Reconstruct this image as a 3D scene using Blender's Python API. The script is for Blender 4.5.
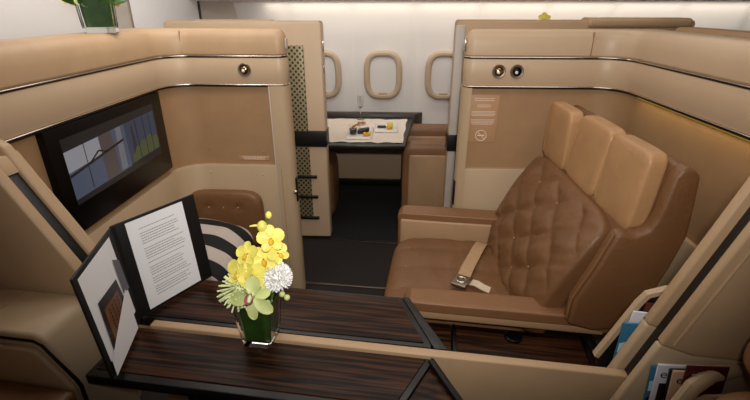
import bpy, bmesh, math, random
from mathutils import Vector, Matrix, noise
random.seed(7)
C = bpy.context.scene.collection
for o in list(bpy.data.objects): bpy.data.objects.remove(o)
R = math.radians
sc = bpy.context.scene

# ------------------------------------------------------------------ camera, world, lights, exposure
cam = bpy.data.cameras.new('camera'); cam.sensor_width = 36; cam.lens = 441*36/750; cam.clip_start = .02
co = bpy.data.objects.new('camera', cam); C.objects.link(co)
co.location = (0, 0, 1.6); co.rotation_euler = (R(90-23.854), 0, R(2.731))
sc.camera = co
sc.view_settings.view_transform = 'Standard'; sc.view_settings.look = 'None'
sc.view_settings.gamma = 1; sc.view_settings.exposure = -0.12
w = bpy.data.worlds.new('cabin'); sc.world = w; w.use_nodes = True
w.node_tree.nodes['Background'].inputs[0].default_value = (1.0, .93, .86, 1)
w.node_tree.nodes['Background'].inputs[1].default_value = .06
def area(name, loc, target, sx, sy, power, col):
    l = bpy.data.lights.new(name, 'AREA'); l.shape = 'RECTANGLE'; l.size = sx; l.size_y = sy
    l.energy = power; l.color = col
    o = bpy.data.objects.new(name, l); C.objects.link(o); o.location = loc
    o.rotation_euler = (Vector(target)-Vector(loc)).to_track_quat('-Z', 'Y').to_euler()
    return o
area('ceiling_light', (0.0, 1.5, 2.26), (0.0, 1.5, 0), 2.4, .6, 10, (1, .945, .88))
area('aisle_light', (0.0, 2.6, 2.26), (0, 2.6, 0), 3.6, .3, 9, (1, .945, .88))
area('bulkhead_fill', (-.9, 1.9, 2.25), (-1.7, 2.4, 1.4), .8, .5, 10, (1, .97, .94))  # fill lamp added to brighten the white bulkheads at the left
area('cove_light', (.9, 3.74, 1.61), (.9, 4.02, 1.0), 4.0, .12, 9, (1, .92, .82))
area('cove_glow', (.9, 3.90, 1.605), (.9, 4.0, 1.3), 4.0, .03, 2.2, (1, .88, .70))
fl = bpy.data.lights.new('camera_flash', 'SPOT'); fl.energy = 108; fl.color = (1, .965, .92); fl.shadow_soft_size = .035
fl.spot_size = R(106); fl.spot_blend = 1.0
fo_ = bpy.data.objects.new('camera_flash', fl); C.objects.link(fo_); fo_.location = (0.03, -0.05, 1.75)
fo_.rotation_euler = (Vector((-.05, 2.3, 1.40))-fo_.location).to_track_quat('-Z', 'Y').to_euler()

# ------------------------------------------------------------------ materials
def lin(c):
    return tuple(((v/255)/12.92 if v/255 <= .04045 else ((v/255+.055)/1.055)**2.4) for v in c)+(1,)
def newmat(name):
    m = bpy.data.materials.new(name); m.use_nodes = True
    nt = m.node_tree; return m, nt, nt.nodes['Principled BSDF']
def N(nt, typ, **kw):
    n = nt.nodes.new(typ)
    for k, v in kw.items():
        if k in n.inputs: n.inputs[k].default_value = v
        else: setattr(n, k, v)
    return n
def mat(name, rgb, rough=.5, metal=0, var=.06, vscale=6, bump=0, bscale=200, spec=.5, sheen=0):
    m, nt, b = newmat(name)
    b.inputs['Roughness'].default_value = rough; b.inputs['Metallic'].default_value = metal
    b.inputs['Specular IOR Level'].default_value = spec
    tc = N(nt, 'ShaderNodeTexCoord'); nz = N(nt, 'ShaderNodeTexNoise', Scale=vscale, Detail=3.0)
    nt.links.new(tc.outputs['Object'], nz.inputs['Vector'])
    rp = N(nt, 'ShaderNodeValToRGB'); c = lin(rgb)
    rp.color_ramp.elements[0].position = .3; rp.color_ramp.elements[1].position = .7
    rp.color_ramp.elements[0].color = tuple(v*(1-var) for v in c[:3])+(1,)
    rp.color_ramp.elements[1].color = tuple(min(1, v*(1+var)) for v in c[:3])+(1,)
    nt.links.new(nz.outputs['Fac'], rp.inputs['Fac']); nt.links.new(rp.outputs['Color'], b.inputs['Base Color'])
    if bump:
        n2 = N(nt, 'ShaderNodeTexNoise', Scale=bscale, Detail=4.0)
        nt.links.new(tc.outputs['Object'], n2.inputs['Vector'])
        bp = N(nt, 'ShaderNodeBump', Strength=bump, Distance=.002)
        nt.links.new(n2.outputs['Fac'], bp.inputs['Height']); nt.links.new(bp.outputs['Normal'], b.inputs['Normal'])
    return m
def leather(name, rgb, rough=.42, wrinkle=.25):
    m = mat(name, rgb, rough, var=.05, vscale=9, bump=.18, bscale=320)
    nt = m.node_tree; b = nt.nodes['Principled BSDF']
    old = b.inputs['Normal'].links[0].from_node
    tc = [n for n in nt.nodes if n.type == 'TEX_COORD'][0]
    n3 = N(nt, 'ShaderNodeTexNoise', Scale=16.0, Detail=5.0, Distortion=1.6)
    nt.links.new(tc.outputs['Object'], n3.inputs['Vector'])
    b2 = N(nt, 'ShaderNodeBump', Strength=wrinkle, Distance=.02)
    nt.links.new(n3.outputs['Fac'], b2.inputs['Height']); nt.links.new(old.outputs['Normal'], b2.inputs['Normal'])
    nt.links.new(b2.outputs['Normal'], b.inputs['Normal'])
    return m
def wood(name, dark, light, rough=.3):
    m, nt, b = newmat(name)
    tc = N(nt, 'ShaderNodeTexCoord'); mp = N(nt, 'ShaderNodeMapping'); mp.inputs['Scale'].default_value = (1.6, 46, 46)
    nt.links.new(tc.outputs['Object'], mp.inputs['Vector'])
    nz = N(nt, 'ShaderNodeTexNoise', Scale=2.2, Detail=6.0, Distortion=.5)
    nt.links.new(mp.outputs['Vector'], nz.inputs['Vector'])
    rp = N(nt, 'ShaderNodeValToRGB')
    rp.color_ramp.elements[0].position = .40; rp.color_ramp.elements[1].position = .68
    rp.color_ramp.elements[0].color = lin(dark); rp.color_ramp.elements[1].color = lin(light)
    nt.links.new(nz.outputs['Fac'], rp.inputs['Fac']); nt.links.new(rp.outputs['Color'], b.inputs['Base Color'])
    b.inputs['Roughness'].default_value = rough; b.inputs['Specular IOR Level'].default_value = .18
    return m
def emit(name, rgb, s=1.0):
    m, nt, b = newmat(name)
    b.inputs['Base Color'].default_value = (0.01, .01, .01, 1); b.inputs['Roughness'].default_value = .2
    b.inputs['Emission Color'].default_value = lin(rgb); b.inputs['Emission Strength'].default_value = s
    return m
def glassm(name, col=(1, 1, 1, 1), rough=0.0, ior=1.45):
    m, nt, b = newmat(name)
    b.inputs['Base Color'].default_value = col; b.inputs['Roughness'].default_value = rough
    b.inputs['Transmission Weight'].default_value = 1; b.inputs['IOR'].default_value = ior
    return m
M = dict(
    tan=leather('tan_leather', (184, 152, 117), .45, .04),
    band=mat('beige_band', (194, 167, 137), .42, var=.02, bump=.12, bscale=500),
    panel=mat('brown_panel_fabric', (162, 126, 89), .6, var=.05, vscale=14, bump=.15, bscale=600),
    dado=mat('beige_plastic', (186, 160, 128), .5, var=.02, bump=.1, bscale=600),
    chrome=mat('chrome_trim', (205, 194, 182), .2, 1, var=.02),
    steel=mat('brushed_metal', (150, 140, 128), .35, 1, var=.05),
    brown=leather('brown_leather', (118, 81, 50), .46, .16),
    arm=leather('arm_leather', (132, 93, 60), .42, .08),
    head=leather('light_tan_leather', (178, 136, 94), .42, .12),
    armtan=leather('arm_panel_leather', (176, 141, 106), .5, .04),
    button=mat('button_leather', (165, 118, 80), .4),
    wood=wood('dark_macassar_wood', (18, 11, 8), (78, 46, 26), .36),
    edge=mat('black_edge', (16, 13, 12), .35, var=.1),
    black=mat('black_plastic', (9, 9, 10), .4, var=.1),
    bezel=mat('black_bezel', (5, 5, 6), .3, var=.1, spec=.25),
    wallw=mat('white_sidewall', (220, 216, 213), .6, var=.012, vscale=3, bump=.1, bscale=300),
    tex=mat('textured_white_panel', (236, 234, 234), .7, var=.03, vscale=160, bump=.3, bscale=300),
    greyp=mat('textured_grey_panel', (180, 170, 160), .7, var=.06, vscale=160, bump=.3, bscale=300),
    frame=mat('pale_frame', (192, 182, 172), .5, var=.02),
    ring=mat('window_ring_beige', (178, 159, 136), .45, var=.02),
    shade=mat('window_shade', (212, 209, 208), .6, var=.015),
    carpet=mat('dark_carpet', (34, 28, 25), .95, var=.35, vscale=220, bump=.6, bscale=400),
    carpet2=mat('suite_carpet', (22, 22, 25), .95, var=.35, vscale=180, bump=.6, bscale=400),
    cloth=mat('white_linen', (232, 220, 206), .8, var=.04, vscale=30, bump=.3, bscale=120),
    china=mat('white_china', (238, 234, 230), .2, var=.01),
    paper=mat('white_paper', (240, 238, 240), .7, var=.01),
    ink=mat('grey_print', (120, 120, 126), .55),
    folder=mat('black_folder_cover', (15, 14, 15), .5, var=.12, vscale=60, bump=.2),
    leaf=mat('dark_green_leaf', (52, 86, 26), .4, var=.25, vscale=30),
    stem=mat('green_stem', (78, 112, 36), .5, var=.1),
    yellow=mat('yellow_petal', (232, 220, 104), .5, var=.12, vscale=40),
    ydeep=mat('deep_yellow', (214, 176, 50), .5, var=.1),
    lime=mat('lime_petal', (208, 216, 142), .5, var=.10, vscale=40),
    spider=mat('pale_green_petal', (222, 228, 172), .55, var=.10, vscale=40),
    white=mat('white_petal', (244, 242, 238), .6, var=.03),
    lip=mat('maroon_lip', (158, 96, 98), .5, var=.15),
    glass=glassm('clear_glass', (.97, 1, .98, 1), 0, 1.33),
    strap=mat('seat_belt_webbing', (182, 148, 112), .6, var=.08, vscale=60, bump=.3),
    lettering=mat('white_lettering', (232, 214, 196), .6),
    signp=mat('sign_plate', (182, 142, 105), .5, var=.02),
    tea=mat('brown_drink', (70, 24, 14), .2),
    toast=mat('toasted_bread', (190, 130, 62), .8, var=.2, vscale=60),
    choc=mat('dark_chocolate', (28, 18, 14), .4),
    fruit=mat('orange_fruit', (222, 160, 40), .4, var=.2, vscale=80),
    lemon=mat('yellow_green_fruit', (206, 206, 40), .4),
    beltend=mat('pale_webbing', (206, 186, 160), .6),
    led=emit('amber_led', (255, 200, 70), .22),
    covelamp=emit('cove_lamp', (255, 238, 210), 1.5),
    gold=mat('gold_ring', (170, 140, 105), .22, 1), lampglass=mat('lamp_glass', (240, 235, 225), .15),
)
def lattice():
    m, nt, b = newmat('gold_lattice')
    tc = N(nt, 'ShaderNodeTexCoord'); sp = N(nt, 'ShaderNodeSeparateXYZ'); nt.links.new(tc.outputs['Object'], sp.inputs[0])
    def trig(out, k):
        a = N(nt, 'ShaderNodeMath', operation='MULTIPLY'); nt.links.new(out, a.inputs[0]); a.inputs[1].default_value = k
        s = N(nt, 'ShaderNodeMath', operation='SINE'); nt.links.new(a.outputs[0], s.inputs[0]); return s
    p = N(nt, 'ShaderNodeMath', operation='MULTIPLY')
    nt.links.new(trig(sp.outputs['X'], 2*math.pi/.034).outputs[0], p.inputs[0]); nt.links.new(trig(sp.outputs['Z'], 2*math.pi/.036).outputs[0], p.inputs[1])
    rp = N(nt, 'ShaderNodeValToRGB'); rp.color_ramp.elements[0].position = .12; rp.color_ramp.elements[1].position = .3
    rp.color_ramp.elements[0].color = lin((150, 138, 104)); rp.color_ramp.elements[1].color = lin((52, 46, 34))
    nt.links.new(p.outputs[0], rp.inputs['Fac']); nt.links.new(rp.outputs['Color'], b.inputs['Base Color'])
    b.inputs['Metallic'].default_value = .35; b.inputs['Roughness'].default_value = .4
    return m
M['lattice'] = lattice()
def stripes():
    m, nt, b = newmat('black_cream_stripes')
    tc = N(nt, 'ShaderNodeTexCoord'); sp = N(nt, 'ShaderNodeSeparateXYZ'); nt.links.new(tc.outputs['Object'], sp.inputs[0])
    q = N(nt, 'ShaderNodeMath', operation='MULTIPLY'); nt.links.new(sp.outputs['X'], q.inputs[0]); nt.links.new(sp.outputs['X'], q.inputs[1])
    q2 = N(nt, 'ShaderNodeMath', operation='MULTIPLY_ADD'); nt.links.new(q.outputs[0], q2.inputs[0]); q2.inputs[1].default_value = 1.5; nt.links.new(sp.outputs['Y'], q2.inputs[2])
    a = N(nt, 'ShaderNodeMath', operation='MULTIPLY'); nt.links.new(q2.outputs[0], a.inputs[0]); a.inputs[1].default_value = 2*math.pi/.125
    o = N(nt, 'ShaderNodeMath', operation='ADD'); nt.links.new(a.outputs[0], o.inputs[0]); o.inputs[1].default_value = .6
    s = N(nt, 'ShaderNodeMath', operation='SINE'); nt.links.new(o.outputs[0], s.inputs[0])
    rp = N(nt, 'ShaderNodeValToRGB'); rp.color_ramp.elements[0].position = .0; rp.color_ramp.elements[1].position = .04
    rp.color_ramp.elements[0].color = lin((190, 176, 166)); rp.color_ramp.elements[1].color = lin((12, 11, 12))
    nt.links.new(s.outputs[0], rp.inputs['Fac']); nt.links.new(rp.outputs['Color'], b.inputs['Base Color'])
    b.inputs['Roughness'].default_value = .8
    return m
M['stripes'] = stripes()

# ------------------------------------------------------------------ object helpers
I4 = Matrix.Identity(4)
W = I4
S = Matrix.Rotation(R(-5.854), 4, 'Z')        # the seat group stands slightly turned in the suite
ROOT = {}
def setp(o, label=None, cat=None, group=None, kind=None):
    if label: o['label'] = label
    if cat: o['category'] = cat
    if group: o['group'] = group
    if kind: o['kind'] = kind
    return o
def thing(name, label, cat, loc=(0, 0, 0), sp=W, rot=None, group=None, kind=None):
    o = bpy.data.objects.new(name, None); C.objects.link(o); o.empty_display_size = .05
    m = sp @ Matrix.Translation(loc) @ (rot or I4)
    o.matrix_world = m; o.location = m.to_translation(); o.rotation_euler = m.to_euler()
    ROOT[o] = m
    return setp(o, label, cat, group, kind)
def structure(name, loc=(0, 0, 0)): return thing(name, None, None, loc, kind='structure')
def obj(name, bm, m, parent=None, sp=W, local=False, sharp=35, label=None):
    """link bm as one mesh object; its coordinates are in space sp (or the parent's own frame)"""
    if not isinstance(m, (list, tuple)): m = [m]
    me = bpy.data.meshes.new(name)
    bmesh.ops.recalc_face_normals(bm, faces=bm.faces[:])
    o = bpy.data.objects.new(name, me); C.objects.link(o)
    if parent is not None:
        if not local: bm.transform(ROOT[parent].inverted() @ sp)
        o.parent = parent; ROOT[o] = ROOT[parent]
    else:
        xs = [v.co for v in bm.verts]
        c = Vector(((min(v.x for v in xs)+max(v.x for v in xs))/2, (min(v.y for v in xs)+max(v.y for v in xs))/2, min(v.z for v in xs)))
        bm.transform(Matrix.Translation(-c)); mw = sp @ Matrix.Translation(c)
        o.location = mw.to_translation(); o.rotation_euler = mw.to_euler(); ROOT[o] = mw
    for f in bm.faces: f.smooth = True
    bm.to_mesh(me); bm.free()
    for k in m: me.materials.append(M[k] if isinstance(k, str) else k)
    me.set_sharp_from_angle(angle=R(sharp))
    if label: o['label'] = label
    return o
def solo(name, bm, m, label, cat, sp=W, group=None, **k):
    return setp(obj(name, bm, m, None, sp, **k), label, cat, group)
def struct(name, bm, m, sp=W): return setp(obj(name, bm, m, None, sp), kind='structure')

def add(bm, other, mtx=None, mi=None):
    """append another bmesh"""
    if mtx is not None: other.transform(mtx)
    vm = {v: bm.verts.new(v.co) for v in other.verts}
    for f in other.faces:
        try:
            nf = bm.faces.new([vm[v] for v in f.verts]); nf.material_index = f.material_index if mi is None else mi
        except ValueError: pass
    other.free(); return bm
def rbox(x0, x1, y0, y1, z0, z1, r=.005, seg=3, bm=None):
    b = bmesh.new(); bmesh.ops.create_cube(b, size=1)
    b.transform(Matrix.Translation(((x0+x1)/2, (y0+y1)/2, (z0+z1)/2)) @ Matrix.Diagonal((x1-x0, y1-y0, z1-z0, 1)))
    if r: bmesh.ops.bevel(b, geom=b.edges[:], offset=min(r, .49*min(x1-x0, y1-y0, z1-z0)), segments=seg, profile=.5, affect='EDGES')
    return add(bm, b) if bm else b
AX = {'x': lambda a, b, t: (t, a, b), 'y': lambda a, b, t: (a, t, b), 'z': lambda a, b, t: (a, b, t)}
def prism(poly, axis, t0, t1, r=0, seg=2, bm=None):
    """polygon in the plane normal to axis, given thickness t0..t1, edges rounded"""
    f = AX[axis]; b = bmesh.new()
    lo = [b.verts.new(f(p[0], p[1], t0)) for p in poly]; hi = [b.verts.new(f(p[0], p[1], t1)) for p in poly]
    n = len(poly)
    b.faces.new(lo[::-1]); b.faces.new(hi)
    for i in range(n): b.faces.new((lo[i], lo[(i+1) % n], hi[(i+1) % n], hi[i]))
    bmesh.ops.recalc_face_normals(b, faces=b.faces[:])
    if r: bmesh.ops.bevel(b, geom=[e for e in b.edges if e.calc_face_angle(0) > .5], offset=r, segments=seg, profile=.5, affect='EDGES')
    return add(bm, b) if bm else b
def fillet(corners, seg=6):
    """[(x, y, radius)] -> list of (point, outward normal) going round the outline (counter-clockwise = left is inside)"""
    out = []; n = len(corners)
    for i in range(n):
        p = Vector(corners[i][:2]); a = Vector(corners[i-1][:2]); c = Vector(corners[(i+1) % n][:2]); r = corners[i][2]
        d1 = (p-a).normalized(); d2 = (c-p).normalized()
        n1 = Vector((d1.y, -d1.x)); n2 = Vector((d2.y, -d2.x))
        cr = d1.x*d2.y-d1.y*d2.x
        ang = d1.angle(d2); t = r*math.tan(ang/2)
        s = 1 if cr > 0 else -1
        ctr = p-d1*t-n1*r*s
        for k in range(seg+1):
            q = n1.lerp(n2, k/seg).normalized() if ang < 3 else n1
            w1 = math.sin((1-k/seg)*ang)/math.sin(ang); w2 = math.sin(k/seg*ang)/math.sin(ang)
            q = n1*w1+n2*w2
            out.append((ctr+q*r*s, q))
    return out
def plan_solid(corners, layers, seg=6, bm=None, cap=True):
    """stack of plan outlines [(z, inset)]"""
    b = bmesh.new(); o = fillet(corners, seg); rings = []
    for z, ins in layers: rings.append([b.verts.new(((p-q*ins).x, (p-q*ins).y, z)) for p, q in o])
    n = len(o)
    for r0, r1 in zip(rings, rings[1:]):
        for i in range(n): b.faces.new((r0[i], r0[(i+1) % n], r1[(i+1) % n], r1[i]))
    if cap: b.faces.new(rings[0][::-1]); b.faces.new(rings[-1])
    return add(bm, b) if bm else b
def frames(path, closed=False):
    n = len(path); P = [Vector(p) for p in path]; T = []
    for i in range(n):
        a = P[i-1] if (i > 0 or closed) else P[i]; c = P[(i+1) % n] if (i < n-1 or closed) else P[i]
        T.append((c-a).normalized())
    up = Vector((0, 0, 1)) if abs(T[0].z) < .9 else Vector((1, 0, 0))
    nn = (up-T[0]*up.dot(T[0])).normalized(); F = []
    for i in range(n):
        nn = (nn-T[i]*nn.dot(T[i])).normalized(); F.append((P[i], T[i], nn, T[i].cross(nn)))
    return F
def tube(path, r, seg=8, closed=False, bm=None, squash=1.0):
    """round bar along a path; r may be a list"""
    b = bmesh.new(); F = frames(path, closed); rings = []
    for i, (p, t, n, s) in enumerate(F):
        rr = r[i] if isinstance(r, (list, tuple)) else r
        rings.append([b.verts.new(p+n*rr*math.cos(2*math.pi*k/seg)+s*rr*squash*math.sin(2*math.pi*k/seg)) for k in range(seg)])
    m = len(rings)
    for i in range(m if closed else m-1):
        r0, r1 = rings[i], rings[(i+1) % m]
        for k in range(seg): b.faces.new((r0[k], r0[(k+1) % seg], r1[(k+1) % seg], r1[k]))
    if not closed: b.faces.new(rings[0][::-1]); b.faces.new(rings[-1])
    return add(bm, b) if bm else b
def ribbon(path, half, thick, side=(0, 0, 1), bm=None):
    """flat strip of rectangular section along a path, wide along the side vector"""
    b = bmesh.new(); P = [Vector(p) for p in path]; n = len(P); rings = []
    for i in range(n):
        t = (P[min(i+1, n-1)]-P[max(i-1, 0)]).normalized(); sv = Vector(side); sv = (sv-t*sv.dot(t)).normalized(); nv = t.cross(sv)
        rings.append([b.verts.new(P[i]+sv*half*a+nv*thick*c) for a, c in ((-1, -.5), (1, -.5), (1, .5), (-1, .5))])
    for r0, r1 in zip(rings, rings[1:]):
        for k in range(4): b.faces.new((r0[k], r0[(k+1) % 4], r1[(k+1) % 4], r1[k]))
    b.faces.new(rings[0][::-1]); b.faces.new(rings[-1])
    bmesh.ops.recalc_face_normals(b, faces=b.faces[:])
    return add(bm, b) if bm else b
def lathe(prof, seg=24, bm=None, mtx=None):
    b = bmesh.new(); rings = [[b.verts.new((r*math.cos(2*math.pi*k/seg), r*math.sin(2*math.pi*k/seg), z)) for k in range(seg)] for r, z in prof]
    for r0, r1 in zip(rings, rings[1:]):
        for k in range(seg): b.faces.new((r0[k], r0[(k+1) % seg], r1[(k+1) % seg], r1[k]))
    b.faces.new(rings[0][::-1]); b.faces.new(rings[-1])
    if mtx is not None: b.transform(mtx)
    return add(bm, b) if bm else b
def softbox(fn, n=12, p=6.0, bm=None):
    """rounded cushion: points of a super-ellipsoid in [-1,1]^3 mapped through fn"""
    b = bmesh.new()
    for ax in range(3):
        for sg in (-1, 1):
            g = []
            for i in range(n+1):
                row = []
                for j in range(n+1):
                    q = [0, 0, 0]; q[ax] = sg; q[(ax+1) % 3] = -1+2*i/n; q[(ax+2) % 3] = -1+2*j/n
                    k = sum(abs(c)**p for c in q)**(-1/p)
                    row.append(b.verts.new(fn(*(c*k for c in q))))
                g.append(row)
            for i in range(n):
                for j in range(n): b.faces.new((g[i][j], g[i+1][j], g[i+1][j+1], g[i][j+1]))
    bmesh.ops.remove_doubles(b, verts=b.verts[:], dist=1e-5)
    bmesh.ops.recalc_face_normals(b, faces=b.faces[:])
    return add(bm, b) if bm else b
def boxmap(x0, x1, y0, y1, z0, z1):
    return lambda x, y, z: Vector(((x0+x1)/2+x*(x1-x0)/2, (y0+y1)/2+y*(y1-y0)/2, (z0+z1)/2+z*(z1-z0)/2))
def ball(c, r, bm=None, u=12, v=8, sc3=(1, 1, 1)):
    b = bmesh.new(); bmesh.ops.create_uvsphere(b, u_segments=u, v_segments=v, radius=r)
    b.transform(Matrix.Translation(c) @ Matrix.Diagonal((*sc3, 1)))
    return add(bm, b) if bm else b
def textmesh(s, size, mtx):
    cu = bpy.data.curves.new('t', 'FONT'); cu.body = s; cu.size = size; cu.extrude = size*.004; cu.align_x = 'CENTER'
    o = bpy.data.objects.new('t', cu); C.objects.link(o); bpy.context.view_layer.update()
    me = bpy.data.meshes.new_from_object(o.evaluated_get(bpy.context.evaluated_depsgraph_get()))
    bpy.data.objects.remove(o); bpy.data.curves.remove(cu)
    b = bmesh.new(); b.from_mesh(me); bpy.data.meshes.remove(me); b.transform(mtx); return b
def basis(o, x, y):
    """matrix with origin o, local x and y axes (z = x cross y)"""
    x = Vector(x).normalized(); y = Vector(y); y = (y-x*y.dot(x)).normalized(); z = x.cross(y)
    m = Matrix((x, y, z)).transposed().to_4x4(); m.translation = Vector(o); return m
def printed_lines(mtx, w, rows, h, seedv, thick=.0004, fill=(.6, 1.0), size=.35, center=False):
    """rows of unreadable small print, as thin raised dashes in the plane of mtx (x right, y up)"""
    b = bmesh.new(); rnd = random.Random(seedv)
    for i in rows:
        L = w*rnd.uniform(*fill); x = (w-L)/2 if center else 0
        end = x+L
        while x < end:
            l = rnd.uniform(.5, 1.8)*h
            l = min(l, end-x)
            rbox(x, x+l*.86, i-h*size/2, i+h*size/2, 0, thick, 0, bm=b); x += l+h*.12
    b.transform(mtx); return b

# ================================================================== SETTING
# floor, ceiling, side wall
b = rbox(-3.2, 3.2, -1.4, 2.88, -.05, 0, 0); struct('floor', b, 'carpet')
fl = rbox(-3.2, 3.2, 2.88, 4.05, -.05, 0.004, 0); struct('floor_window', fl, 'carpet2')
t = structure('trim_1', (-.25, 2.84, 0))
obj('floor_rail', prism([(-.9, 2.905), (.5, 2.775), (.5, 2.79), (-.9, 2.92)], 'z', 0, .008, .002), 'steel', t)
t = structure('trim_2', (-.25, 2.27, 0))
obj('floor_rail', prism([(-.62, 2.30), (.10, 2.245), (.10, 2.26), (-.62, 2.315)], 'z', 0, .008, .002), 'steel', t)
# side wall with a shallow valley between every two windows and a lean at the top
def sidewall():
    b = bmesh.new(); nx = 220; prof = [(.0, 3.99), (.42, 3.99), (.45, 4.0), (1.0, 4.0), (1.25, 3.998), (1.4, 3.985), (1.55, 3.96), (1.7, 3.92), (1.9, 3.84)]
    prof = [(z, y) for z, y in prof]; rows = []
    for z, y in prof:
        r = []
        for i in range(nx+1):
            x = -3.2+6.4*i/nx
            d = (x+.12-.2675) % .535; d = min(d, .535-d)
            r.append(b.verts.new((x, y+.016*math.exp(-(d/.035)**2), z)))
        rows.append(r)
    for r0, r1 in zip(rows, rows[1:]):
        for i in range(nx): b.faces.new((r0[i], r0[i+1], r1[i+1], r1[i]))
    return b
struct('wall_back', sidewall(), 'wallw')
struct('baseboard_window', rbox(-3.1, 3.1, 3.95, 3.99, .004, .072, .004), 'edge')
struct('baseboard_back', rbox(-3.1, 3.1, 3.955, 3.985, .07, .43, .01), 'dado')
struct('ceiling', rbox(-3.2, 3.2, -1.4, 4.05, 2.3, 2.36, 0), 'wallw')
b = prism([(3.50, 1.632), (3.86, 1.621), (3.90, 1.66), (3.86, 2.3), (3.2, 2.3), (3.3, 1.9)], 'x', -3.2, -.452, .012)
t = structure('trim_3', (-1.8, 3.6, 1.61)); obj('overhead_bin', b, 'wallw', t)
b = prism([(3.50, 1.632), (3.86, 1.621), (3.90, 1.66), (3.86, 2.3), (3.2, 2.3), (3.3, 1.9)], 'x', -.440, 3.2, .012)
t = structure('trim_4', (1.4, 3.6, 1.61)); obj('overhead_bin', b, 'wallw', t)
# windows with their blinds drawn
def sup(a, bb, p, n=48):
    out = []
    for k in range(n):
        an = 2*math.pi*k/n; c, s = math.cos(an), math.sin(an)
        out.append((a*math.copysign(abs(c)**(2/p), c), bb*math.copysign(abs(s)**(2/p), s)))
    return out
for i, x in enumerate((-.655, -.12, .415)):
    t = structure('window_%d' % (i+1), (x, 3.985, 1.035))
    path = [(x+a, 3.985, 1.035+c) for a, c in sup(.1405, .182, 3.2)]
    obj('window_frame', tube(path, .029, 10, True, squash=1.0), 'ring', t)
    obj('window_blind', prism([(x+a, 1.035+c) for a, c in sup(.142, .184, 3.2)], 'y', 3.979, 3.990), 'shade', t)
    obj('blind_handle', rbox(x-.038, x+.038, 3.962, 3.984, .868, .892, .009), 'ring', t)
# bulkheads to the left of the suite
struct('wall_left_galley', rbox(-1.72, -1.55, -1.0, 2.46, 0, 2.3, .01), 'wallw')
t = structure('trim_5', (-1.6, 2.65, 0)); obj('bulkhead_post', rbox(-1.64, -1.535, 2.46, 2.68, 0, 2.3, .012), 'frame', t)
obj('post_edge', rbox(-1.545, -1.53, 2.672, 2.69, 0, 2.3, .004), 'steel', t)
struct('wall_left_bulkhead', rbox(-1.60, -1.54, 2.68, 3.64, 0, 2.3, .004), 'tex')
t = structure('trim_6', (-1.55, 3.65, 0)); obj('bulkhead_edge', rbox(-1.56, -1.53, 3.64, 3.665, 0, 2.3, .004), 'black', t)
struct('wall_left_window', prism([(-1.58, 3.665), (-1.54, 3.665), (-1.33, 4.0), (-1.39, 4.0)], 'z', 0, 2.3, .004), 'greyp')

# ---- suite walls: plan outline, counter-clockwise
LW = [(-1.33, .1, .05), (-1.13, .1, .05), (-1.13, 2.2, .13), (-.54, 2.2, .045), (-.54, 2.30, .045), (-1.33, 2.30, .05)]
RW = [(1.24, .1, .05), (1.24, 2.30, .05), (.325, 2.30, .045), (.325, 2.2, .045), (1.06, 2.2, .13), (1.06, .1, .05)]
def suite_wall(name, plan, loc, topmat):
    t = structure(name, loc)
    obj('lower_panel', plan_solid(plan, [(0, .0), (.805, .0), (.815, .004), (.815, .03)], 8), 'dado', t)
    obj('upper_panel', plan_solid(plan, [(.812, .022), (1.25, .022)], 8), 'panel', t)
    obj('lower_band', plan_solid(plan, [(1.24, .006), (1.248, .002), (1.31, .0), (1.362, .001), (1.372, .006)], 8), 'band', t)
    obj('upper_band', plan_solid(plan, [(1.378, .006), (1.384, .0), (1.43, -.003), (1.462, .003), (1.482, .012), (1.493, .024), (1.497, .036)], 8), topmat, t)
    obj('chrome_strip', plan_solid(plan, [(1.369, .006), (1.372, -.002), (1.374, -.003), (1.376, -.002), (1.378, .006)], 8), 'chrome', t)
    obj('chrome_strip', plan_solid(plan, [(1.233, .010), (1.236, -.001), (1.238, -.0022), (1.240, -.001), (1.243, .010)], 8), 'chrome', t)
    obj('shadow_gap', plan_solid(plan, [(1.224, .022), (1.228, .002), (1.235, .002), (1.236, .015)], 8), 'edge', t)
    obj('shadow_gap', plan_solid(plan, [(1.366, .022), (1.3665, -.0004), (1.371, -.0004), (1.372, .015)], 8), 'edge', t)
    return t
wl = suite_wall('wall_left', LW, (-.9, 2.25, 0), 'tan')
wr = suite_wall('wall_right', RW, (.8, 2.25, 0), 'band')
# end posts at the doorway, seams, small fittings
obj('end_post', plan_solid([(-.632, 2.193, .004), (-.537, 2.193, .045), (-.537, 2.303, .045), (-.632, 2.303, .004)], [(0, 0), (1.232, 0)], 6), 'dado', wl)
obj('post_seam', rbox(-.6345, -.630, 2.191, 2.2, 0, 1.232, .001), 'frame', wl)
obj('post_groove', rbox(-.607, -.604, 2.1915, 2.2, .0, .80, .0005), 'panel', wl)
obj('band_seam', rbox(-1.042, -1.039, 2.192, 2.21, 1.382, 1.486, .001), 'panel', wl)
obj('band_seam', rbox(.899, .902, 2.192, 2.21, 1.382, 1.486, .001), 'panel', wr)
obj('latch_plate', rbox(-.541, -.533, 2.215, 2.245, .60, .74, .004), 'black', wl)
obj('latch_knob', lathe([(.004, 0), (.012, .004), (.013, .014), (.008, .02)], 14, mtx=basis((-.534, 2.20, .665), (0, 0, 1), (0, 1, 0)) @ Matrix.Translation((0, 0, -.006))), 'chrome', wl)
obj('end_cap', rbox(-.541, -.533, 2.222, 2.252, 1.405, 1.455, .004), 'frame', wl)
obj('end_post', plan_solid([(.322, 2.193, .045), (.352, 2.193, .004), (.352, 2.303, .004), (.322, 2.303, .045)], [(0, 0), (1.232, 0)], 6), 'dado', wr)
obj('latch_plate', rbox(.318, .326, 2.215, 2.245, .60, .74, .004), 'black', wr)
obj('latch_slot', rbox(.318, .326, 2.215, 2.245, 1.40, 1.455, .004), 'chrome', wr)
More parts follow.
